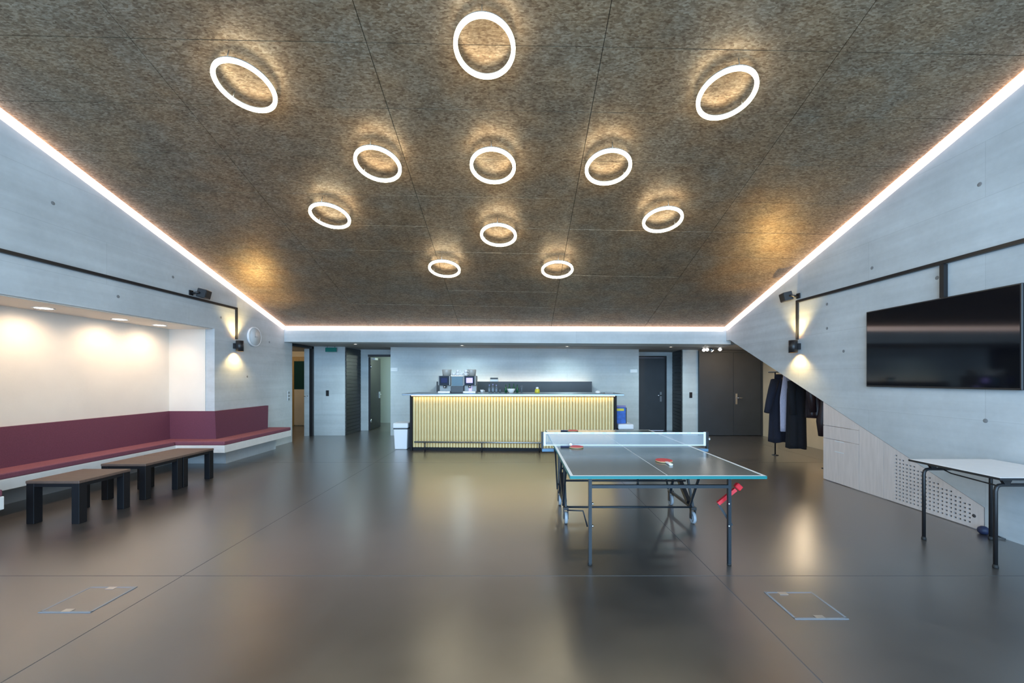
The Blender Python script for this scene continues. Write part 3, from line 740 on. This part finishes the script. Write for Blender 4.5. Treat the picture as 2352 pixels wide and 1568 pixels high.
# net (clamped on: a thing of its own)
NX0, NX1 = .262, 2.125
net = thing('table_net', 'white table tennis net with posts clamped across the table', 'net', (1.19, ym, TZ))
MB().box(NX0+.035, NX1-.03, ym-.001, ym+.001, TZ+.012, TZ+.135).build('mesh', 'net_mesh', net, True)
MB().box(NX0+.03, NX1-.03, ym-.003, ym+.003, TZ+.133, TZ+.152).build('top_band', 'sign_grey', net, True)
nb = 13; bw = (NX1-NX0-.1)/nb
for k in range(nb): MB().box(NX0+.05+k*bw, NX0+.05+k*bw+bw*.68, ym-.0045, ym-.003, TZ+.135, TZ+.150).build('band_patch', 'white_plastic', net, True)
MB().box(NX0+.03, NX1-.03, ym-.002, ym+.002, TZ+.001, TZ+.013).build('bottom_cord', 'line_white', net, True)
for x, s in ((NX0+.035, -1), (NX1-.03, 1)):
    MB().box(x-.012, x+.012, ym-.004, ym+.004, TZ+.0, TZ+.155).build('side_sleeve', 'white_plastic', net, True)
    MB().box(min(x+s*.014, x+s*.038), max(x+s*.014, x+s*.038), ym-.018, ym+.018, TZ-.03, TZ+.158, .003).build('post', 'black_plastic', net, True)
    xi = (TX0-.004) if s < 0 else (TX1+.004)
    MB().box(min(x+s*.03, xi+s*.0), max(x+s*.03, xi), ym-.03, ym+.03, TZ-.062, TZ-.03, .004).build('clamp', 'clamp_blue', net, True)
MB().lathe([(0, 0), (.022, 0), (.024, .018), (0, .02)], (NX1+.008, ym, TZ+.075), 14, 'x').build('tension_knob', 'steel', net, True)
# bats and ball
def bat(grip, lab, loc, rz, tilt=0):
    t = thing('table_tennis_bat', lab, 'bat', loc, rz, group='bats lying on the table')
    out = []
    for k in range(28):
        a = 2*PI*k/28; r = .076
        out.append((r*math.cos(a)*(.98), .0+r*math.sin(a)*1.03))
    blade = MB().prism(out, 'z', .0032, .0115); blade.build('blade', 'ply', t)
    MB().prism([(x*.985, y*.985) for x, y in out if y > -.068], 'z', .0115, .0150).build('rubber', 'red_rubber', t, label='red rubber')
    MB().prism([(x*.985, y*.985) for x, y in out if y > -.068], 'z', 0, .0032).build('rubber', 'rubber_black', t, label='black rubber')
    MB().loft([[(sx*w_, yy_, .0085+sz*h_) for sx, sz in ((-1, -.6), (-.6, -1), (.6, -1), (1, -.6), (1, .6), (.6, 1), (-.6, 1), (-1, .6))]
               for yy_, w_, h_ in ((-.062, .018, .006), (-.08, .013, .0085), (-.13, .0135, .0085), (-.165, .0165, .0085), (-.17, .015, .0075))]).build('handle', grip, t)
    return t
bat('white_grip', 'red bat with pale handle towards the camera, right of the centre line', (cx_at(1525, 3.61), 3.61, TZ), 0)
bat('navy_grip', 'red bat with navy handle lying just before the net', (.635, 4.33, TZ), math.radians(-96))
bat('navy_grip', 'red bat with navy handle at the far end behind the net', (.78, 5.66, TZ), math.radians(-90))
tag(MB().lathe([(.02*math.sin(PI*k/12), .02-.02*math.cos(PI*k/12)) for k in range(13)], (.585, 4.40, TZ), 20).build('table_tennis_ball', 'white_plastic'), 'white table tennis ball behind the bat before the net', 'ball')

# ------------------------------------------------------------------ folding table by the right wall
ft = thing('folding_table', 'white-topped table on black tube legs against the wall under the television', 'table', (4.15, 3.46, 0))
MB().box(3.77, 4.56, 3.10, 3.82, .722, .74, .003).build('tabletop', 'folding_top', ft, True)
MB().box(3.766, 4.564, 3.096, 3.10, .720, .738).box(3.766, 4.564, 3.82, 3.824, .720, .738).box(3.766, 3.77, 3.10, 3.82, .720, .738).box(4.56, 4.564, 3.10, 3.82, .720, .738).build('edge_band', 'black_plastic', ft, True, 'black edge band')
for yl in (3.17, 3.73):
    zt = .665
    pth = [(3.82, yl, .02), (3.82, yl, zt-.05), (3.827, yl, zt-.02), (3.845, yl, zt-.004), (3.87, yl, zt), (4.40, yl, zt), (4.425, yl, zt-.004), (4.443, yl, zt-.02), (4.45, yl, zt-.05), (4.45, yl, .02)]
    MB().tube(pth, .014, 10).build('leg_frame', 'black_metal', ft, True)
    for x in (3.90, 4.37): MB().prism([(x-.05, .722), (x+.05, .722), (x+.018, .665), (x-.012, .665)], 'y', yl-.012, yl+.012).build('bracket', 'black_metal', ft, True)
    for x in (3.82, 4.45): MB().lathe([(0, 0), (.017, 0), (.019, .01), (.015, .03), (0, .03)], (x, yl, 0), 12).build('foot', 'rubber_black', ft, True)
MB().tube([(4.0, 3.73, .662), (4.0, 3.66, .64), (3.92, 3.24, .64), (3.92, 3.17, .662)], .006, 8).build('brace_rod', 'black_metal', ft, True)
t = thing('castor_stand', 'dark blue-black ball-shaped floor stopper behind the white table, at the wall', 'stopper', (4.535, 3.86, 0))
MB().lathe([(0, 0), (.026, .002), (.041, .018), (.045, .038), (.038, .06), (.02, .075), (0, .08)], n=18).build('body', 'navy_grip', t)
MB().tube([(0, 0, .03), (.03, -.07, .02), (.04, -.14, .008)], .006, 8).build('cable', 'black_plastic', t)

# ------------------------------------------------------------------ cabinet under the diagonal wall
cab = thing('understair_cabinet', 'pale wooden cabinet front under the diagonal wall edge with slotted vent', 'cabinet', (XR, 4.95, 0))
X0, X1 = XR+.003, XR+.022
def pz(y): return zdiag(y)-.006
yd = 5.35; yp = 4.99
MB().prism([(yd, .008), (5.975, .008), (5.975, .62), (yd, .62)], 'x', X0, X1).build('door', 'pale_wood', cab, True)
MB().prism([(yd, .628), (5.975, .628), (5.975, .81), (yd, .81)], 'x', X0, X1).build('drawer_front', 'pale_wood', cab, True)
MB().prism([(yd, .818), (5.975, .818), (5.975, pz(5.975)), (yd, pz(yd))], 'x', X0, X1).build('panel', 'pale_wood', cab, True)
MB().prism([(yp, .008), (yd-.005, .008), (yd-.005, pz(yd-.005)), (yp, pz(yp))], 'x', X0, X1).build('panel', 'pale_wood', cab, True)
MB().box(X0-.002, X0, 5.60, 5.76, .604, .615).build('grip', 'sign_grey', cab, True)
MB().box(X0-.002, X0, 5.60, 5.76, .45, .461).build('grip', 'sign_grey', cab, True)
# vent panel: a sheet with real slots
ya, yb2 = 3.915, 4.985
bm = bmesh.new()
cyc, czc = .0435, .0435
ycol = []; y = 4.10
ny, nz = 20, 16
ylines = [ya]; 
for k in range(ny): ylines += [4.03+k*cyc, 4.03+k*cyc+.027]
ylines.append(yb2)
zlines = [.008]
for k in range(nz): zlines += [.055+k*czc-.008, .055+k*czc+.008]
zlines.append(.86)
V = {}
for i, y in enumerate(ylines):
    for j, z in enumerate(zlines): V[i, j] = bm.verts.new((X0, y, z))
for i in range(len(ylines)-1):
    for j in range(len(zlines)-1):
        slot = i % 2 == 1 and j % 2 == 1 and zlines[j+1] < zdiag(ylines[i])-.05 and ylines[i+1] < 4.88
        if not slot: bm.faces.new([V[i, j], V[i, j+1], V[i+1, j+1], V[i+1, j]])
bmesh.ops.bisect_plane(bm, geom=bm.verts[:]+bm.edges[:]+bm.faces[:], plane_co=(X0, 3.905, .243-.006), plane_no=(0, -.447, 1), clear_outer=True)
ext = bmesh.ops.extrude_face_region(bm, geom=bm.faces[:])
bmesh.ops.translate(bm, vec=(.019, 0, 0), verts=[v for v in ext['geom'] if isinstance(v, bmesh.types.BMVert)])
bmesh.ops.recalc_face_normals(bm, faces=bm.faces)
b_ = MB(); b_.bm.free(); b_.bm = bm
b_.build('vent_panel', 'pale_wood', cab, True, 'panel pierced with rows of slots')
MB().prism([(3.92, .01), (4.98, .01), (4.98, zdiag(4.98)-.02), (3.92, zdiag(3.92)-.02)], 'x', X1+.012, X1+.02).build('vent_backing', 'slot_dark', cab, True)
MB().lathe([(0, -.002), (.016, -.002), (.018, 0)], (X0, 4.0, .13), 12, 'x').build('lock', 'slot_dark', cab, True)
MB().box(X1, 4.83, 5.955, 5.978, .008, 1.16).build('side_panel', 'pale_wood', cab, True)

# ------------------------------------------------------------------ television
tv = thing('television', 'large black flat television hung on the pale concrete wall', 'television', (XR, 4.375, 1.9))
MB().box(4.548, 4.575, 3.575, 5.176, 1.409, 2.381, .004).build('housing', 'black_plastic', tv, True)
MB().box(4.546, 4.548, 3.590, 5.164, 1.428, 2.368).build('screen', 'screen', tv, True)
MB().box(4.575, XR-.001, 3.9, 4.85, 1.6, 2.2).build('wall_mount', 'black_metal', tv, True)

# ------------------------------------------------------------------ conduits, sconces, speakers
R = .019
cz = 2.845
c1 = thing('conduit', 'black square conduit running along the wall above the seating recess', 'conduit', (XL, 4, cz))
MB().tube([(XL+.021, -3.0, cz), (XL+.021, 7.57, cz)], R, 4).build('horizontal_run', 'black_metal', c1, True)
MB().tube([(XL+.021, 7.57-.0, cz+R), (XL+.021, 7.57, 2.26)], R*.8, 4).build('drop', 'black_metal', c1, True)
c2 = thing('conduit', 'black square conduit running along the wall above the television', 'conduit', (XR, 4, 2.76))
MB().tube([(XR-.021, -3.0, 2.735), (XR-.021, 6.50, 2.775)], R, 4).build('horizontal_run', 'black_metal', c2, True)
MB().tube([(XR-.021, 6.50, 2.775+R), (XR-.021, 6.50, 2.15)], R*.8, 4).build('drop', 'black_metal', c2, True)
MB().tube([(XR-.025, 4.26, 2.74), (XR-.025, 4.26, 2.385)], .022, 4).build('television_drop', 'black_metal', c2, True)
def sconce(x, y, z, s, lab):
    t = thing('wall_sconce', lab, 'lamp', (x, y, z), group='up and down wall sconces')
    MB().lathe([(.064, -.1), (.064, .1), (.056, .1), (.056, -.1)], n=24, close=True).build('shade', 'black_metal', t)
    MB().lathe([(.0555, -.098), (.0555, -.03), (.052, -.03), (.052, -.098)], n=24, close=True).build('lining', 'gold_lining', t)
    MB().lathe([(.0555, .098), (.0555, .03), (.052, .03), (.052, .098)], n=24, close=True).build('lining', 'gold_lining', t)
    MB().lathe([(0, -.02), (.0555, -.02), (.0555, .02), (0, .02)], n=24).build('lamp_core', 'sconce_glow', t)
    MB().box(min(-s*.062, -s*.108), max(-s*.062, -s*.108), -.03, .03, -.05, .05).build('wall_plate', 'black_metal', t)
    for q in (1, -1):
        lamp('SPOT', 'sconce_lamp', (x, y, z+q*.085), (40 if q > 0 else 17), (1, .72, .28), direction=(s*.16 if q > 0 else -s*.12, 0, q), spot_size=math.radians(104 if q > 0 else 120), spot_blend=.7, shadow_soft_size=.035)
    return t
sconce(XL+.11, 7.53, 2.13, 1, 'black cylinder sconce beside the round dial, glowing up and down')
sconce(XR-.11, 6.47, 2.035, -1, 'black cylinder sconce above the coats, glowing up and down')
def speaker(x, y, z, s, lab, rz):
    t = thing('box_speaker', lab, 'speaker', (x, y, z), group='small box speakers on the walls')
    Mx = Matrix.Rotation(rz, 4, 'Z') @ Matrix.Rotation(s*.22, 4, 'Y')
    b = MB().box(-.065, .065, -.085, .085, -.072, .072, .005).xf(Mx); b.build('cabinet', 'black_plastic', t)
    MB().box(s*.065 if s > 0 else -.071, .071 if s > 0 else -.065, -.074, .074, -.06, .06).xf(Mx).build('grille', 'rubber_black', t)
    MB().tube([(0, -.07, 0), (-s*.02, -.11, .0), (-s*.10, -.13, -.02)], .018, 6).build('bracket', 'black_metal', t)
    MB().box(min(-s*.10, -s*.119), max(-s*.10, -s*.119), -.165, -.095, -.05, .03).build('wall_plate', 'black_metal', t)
speaker(XL+.12, 6.66, 2.935, 1, 'small black box speaker above the seating recess conduit', math.radians(12))
speaker(XR-.135, 6.60, 2.872, -1, 'small black box speaker at the conduit corner above the coats', math.radians(-12))
t = thing('wall_clock', 'round white wall dial beside the sconce, above the bench end', 'clock', (XL, 8.07, 2.36))
MB().lathe([(.0, .001), (.19, .001), (.198, .01), (.198, .045), (.188, .052), (.182, .044), (0, .044)], n=36, axis='x').build('case', 'white_plastic', t)
MB().lathe([(0, .0445), (.181, .0445), (.181, .046), (0, .046)], n=36, axis='x').build('dial', 'sign_grey', t)
MB().box(.047, .049, -.005, .005, -.02, .10).build('hand', 'zinc', t)
MB().box(.047, .049, -.015, .07, -.005, .005).build('hand', 'zinc', t)

# ------------------------------------------------------------------ small wall fittings
def plate(name, x, y, z, w_, h_, m, lab, cat, face='y', group=None, buttons=0, bm_='black_plastic'):
    t = thing(name, lab, cat, (x, y, z), group=group)
    if face == 'y': MB().box(-w_/2, w_/2, -.012, -.001, -h_/2, h_/2, .002).build('plate', m, t)
    else: MB().box(.001, .012, -w_/2, w_/2, -h_/2, h_/2, .002).build('plate', m, t)
    for k in range(buttons):
        zb = -h_/2+h_*(k+.5)/buttons; q = h_/buttons*.36
        if face == 'y': MB().box(-w_*.36, w_*.36, -.017, -.012, zb-q, zb+q).build('button', bm_, t)
        else: MB().box(.012, .017, -w_*.36, w_*.36, zb-q, zb+q).build('button', bm_, t)
    return t
plate('light_switch', -5.05, 10.5, 1.12, .075, .15, 'black_plastic', 'black light switch on the concrete pier left of the bar', 'switch', buttons=2, group='black switches on the piers')
plate('light_switch', 4.575, 10.5, 1.07, .075, .15, 'black_plastic', 'black light switch on the narrow pier beside the double door', 'switch', buttons=2, group='black switches on the piers')
plate('switch_panel', XL, 9.31, 1.10, .09, .23, 'sign_grey', 'grey panel of three switches at the end of the bench wall', 'switch', face='x', buttons=3, bm_='plate_grey')
plate('door_sign', -3.28, 10.5, 1.745, .19, .10, 'sign_grey', 'small pale sign plate left of the bar wall, by the open door', 'sign', buttons=2, bm_='line_white', group='pale door signs')
plate('door_sign', 3.06, 10.5, 1.705, .19, .09, 'sign_grey', 'small pale sign plate right of the bar wall, by the closed door', 'sign', buttons=2, bm_='line_white', group='pale door signs')
t = thing('exit_sign', 'dark green exit sign hung under the lobby ceiling, left of the bar', 'sign', (-4.92, 10.42, 2.27))
MB().box(-.145, .145, -.015, .015, -.06, .05, .003).build('sign_body', 'exit_green', t)
for x in (-.1, .1): MB().tube([(x, 0, .05), (x, 0, zl(-4.92)-2.27)], .005, 6).build('hanger', 'black_metal', t)

# lobby downlights and spots
ld = None
for x, y, lab in ((-3.95, 9.62, 'small round downlight in the lobby ceiling before the open door'), (-1.37, 9.7, 'small round downlight in the lobby ceiling above the coffee machine'),
                  (1.2, 9.7, 'small round downlight in the lobby ceiling above the right half of the bar'), (3.7, 9.6, 'small round downlight in the lobby ceiling before the closed niche door')):
    loc = (x, y, zl(x)-.001)
    if ld is None:
        ld = thing('lobby_downlight', lab, 'lamp', loc, group='downlights in the lobby ceiling')
        MB().lathe([(.06, 0), (.06, -.008), (.042, -.005), (.042, 0)], n=20, close=True).build('trim_ring', 'steel', ld)
        MB().lathe([(0, -.002), (.04, -.002), (.04, 0), (0, 0)], n=20).build('lens', 'downlight_glow', ld)
    else: dup(ld, loc, lab)
    lamp('SPOT', 'lobby_lamp', (x, y, zl(x)-.03), 48, (.72, .96, 1), direction=(0, .05, -1), spot_size=math.radians(160), spot_blend=1, shadow_soft_size=.05)
sp = None
for px, y, aim, lab in ((1616, 9.9, (-.25, -1, -.25), 'ceiling spotlight by the double door, leftmost of the four'), (1624, 9.75, (-.4, -1, -.3), 'ceiling spotlight by the double door, second from left'),
                   (1634, 9.9, (.5, -.5, -.8), 'ceiling spotlight by the double door, third from left, turned away'), (1653, 9.7, (-.3, -1, -.2), 'ceiling spotlight by the double door, rightmost of the four')):
    x = cx_at(px, y); zz = zl(x)
    q = Vector(aim).to_track_quat('-Z', 'Y').to_euler()
    t = thing('spotlight', lab, 'lamp', (x, y, zz-.04), group='ceiling spotlights by the double door')
    Mq = q.to_matrix().to_4x4()
    MB().lathe([(.0, .045), (.03, .045), (.042, .02), (.044, -.045), (.038, -.045), (.036, -.03), (0, -.03)], n=18).xf(Mq).build('head', 'steel', t)
    MB().lathe([(0, -.038), (.036, -.038), (.036, -.031), (0, -.031)], n=18).xf(Mq).build('lens', 'lamp_glow', t)
    MB().tube([(0, 0, .0), (0, 0, .039)], .012, 8).build('mount', 'steel', t)
lamp('SPOT', 'spot_lamp', (4.7, 9.6, 2.15), 18, (.82, .92, 1), direction=(.6, -.25, -1), spot_size=math.radians(140), spot_blend=.8, shadow_soft_size=.05)
lamp('POINT', 'alcove_lamp', (5.95, 8.3, 2.1), 24, (1, .80, .55), shadow_soft_size=.08)
lamp('POINT', 'side_room_lamp', (-7.3, 11.3, 2.2), 11, (1, .85, .6), shadow_soft_size=.1)
lamp('POINT', 'green_room_lamp', (-2.8, 12.9, 2.1), 30, (.85, 1, .92), shadow_soft_size=.1)

# ------------------------------------------------------------------ floor boxes
def fbox(loc, lab, notch):
    t = thing('floor_box', lab, 'floor box', loc, group='floor boxes set into the floor')
    a, b_ = .16, .15
    MB().box(-a, a, -b_, b_, 0, .0015).build('lid', 'floor', t)
    m = MB()
    m.box(-a-.010, a+.010, -b_-.010, -b_+.005, 0, .003).box(-a-.010, a+.010, b_-.005, b_+.010, 0, .003).box(-a-.010, -a+.005, -b_, b_, 0, .003).box(a-.005, a+.010, -b_, b_, 0, .003)
    m.build('frame', 'joint_metal', t)
    MB().box(-.03, .03, -b_-.004, -b_+.03, .0015, .004).build('cable_flap', 'steel', t)
    MB().box(-.03-notch, .03-notch, b_-.03, b_+.004, .0015, .004).build('cable_flap', 'steel', t)
    return t
fbox((-2.94, 2.725, .0005), 'square floor box with metal frame, on the bench side of the floor', .0)
fbox((1.915, 2.655, .0005), 'square floor box with bright metal frame, before the table tennis table', .05)

# ------------------------------------------------------------------ coat rack and coats
rk = thing('coat_rail', 'black coat rail on slim posts standing in the alcove behind the diagonal wall', 'coat rack', (5.11, 7.3, 0))
A, B = Vector((5.06, 8.0, 1.64)), Vector((5.16, 6.6, 1.64))
MB().tube([A, B], .014, 8).build('rail', 'black_metal', rk, True)
for p_ in (A.lerp(B, .13), A.lerp(B, .97)):
    MB().tube([p_, (p_.x, p_.y, .02)], .013, 8).build('post', 'black_metal', rk, True)
    MB().lathe([(0, 0), (.06, 0), (.06, .008), (.016, .02), (0, .02)], (p_.x, p_.y, 0), 16).build('foot_plate', 'black_metal', rk, True)
def coat(lab, loc, rz, m, L, w_top, w_hem, dep, sleeves, cat='coat', name='coat', phase=0, group='outerwear on the coat rail'):
    t = thing(name, lab, cat, loc, rz, group=group)
    rings = []
    N_ = 36
    for k in range(13):
        f = k/12; z = -.10-f*(L-.10)
        wx = w_top*(.32 if k == 0 else .80 if k == 1 else .98 if k == 2 else 1)*(1-f)+w_hem*f if k > 2 else w_top*(.30, .78, .98)[k]
        dy = dep*(.55 if k == 0 else .8 if k == 1 else 1)*(1+.25*f)
        ring = []
        for i in range(N_):
            a = 2*PI*i/N_
            fold = 1+.10*f*math.sin(5*a+phase)+.05*f*math.sin(9*a+2*phase)
            ring.append((wx/2*math.cos(a)*fold, dy/2*math.sin(a)*fold, z+.012*math.sin(3*a+phase)*f))
        rings.append(ring)
    MB().loft(rings).build('body', m, t)
    for pts, rr in sleeves: MB().tube(pts, rr, 14).build('sleeve', m, t)
    col = [[(math.cos(2*PI*i/20)*r_, math.sin(2*PI*i/20)*r_*.7, z_) for i in range(20)] for r_, z_ in ((.085, -.13), (.08, -.07), (.07, -.045), (.055, -.05))]
    MB().loft(col).build('collar', m, t)
    MB().tube([(0, 0, -.06), (0, 0, -.02), (.0, .016, .0), (0, .012, .018), (0, -.014, .018)], .003, 6).build('hanger_hook', 'steel', t)
    return t
H = 1.64
rr = math.atan2(B.y-A.y, B.x-A.x)
P1 = A.lerp(B, .20); P2 = A.lerp(B, .52); P3 = A.lerp(B, .82)
coat('long navy coat with one sleeve sticking out towards the double door, under the scarf', (P1.x, P1.y, H), .15, 'navy_wool', 1.36, .30, .36, .22,
     [([(-.10, -.02, -.17), (-.19, -.06, -.34), (-.29, -.10, -.56), (-.36, -.12, -.78)], [.075, .072, .062, .052]), ([(.13, .04, -.17), (.15, .09, -.45), (.14, .10, -.78)], [.075, .068, .055])], phase=.4)
coat('long black coat hanging in the middle, its hem lowest of all', (P2.x, P2.y, H), .1, 'black_wool', 1.40, .32, .33, .22,
     [([(-.12, -.03, -.18), (-.15, -.06, -.45), (-.13, -.08, -.78)], [.07, .06, .05]), ([(.12, -.02, -.18), (.16, -.05, -.42), (.15, -.07, -.72)], [.078, .07, .055])], phase=1.7)
coat('short dark plum jacket with a hanging sleeve, next to the pale cabinet', (P3.x, P3.y, H), .1, 'plum_nylon', .80, .30, .28, .2,
     [([(-.11, -.02, -.17), (-.12, -.04, -.42), (-.09, -.05, -.70)], [.07, .066, .055]), ([(.08, -.06, -.18), (.05, -.12, -.55), (.0, -.13, -.86), (.02, -.13, -1.10)], [.078, .085, .08, .066])], phase=2.9, cat='jacket', name='jacket')
# scarf hanging over the front of the navy coat
sc = []
for k in range(15):
    f = k/14; z = H-.02-f*1.09
    wdt = .055+.085*min(1, f*2.2)+.015*f
    ring = []
    for i in range(24):
        a = 2*PI*i/24
        fo = 1+.16*math.sin(6*a+1)
        ring.append((P1.x-.005+wdt*math.cos(a), P1.y-.235-.05*f+.032*math.sin(a)*fo, z+(.012*math.sin(5*a) if k == 14 else 0)))
    sc.append(ring)
t = thing('scarf', 'long pale lilac scarf draped over the navy coat', 'scarf', (P1.x+.08, P1.y-.2, .55))
MB().loft(sc).build('cloth', 'lilac_knit', t, True)
MB().tube([(P1.x-.005, P1.y-.2, H-.035), (P1.x+.0, P1.y-.1, H+.012), (P1.x+.01, P1.y-.0, H+.018)], [.03, .022, .02], 12).build('loop', 'lilac_knit', t, True)
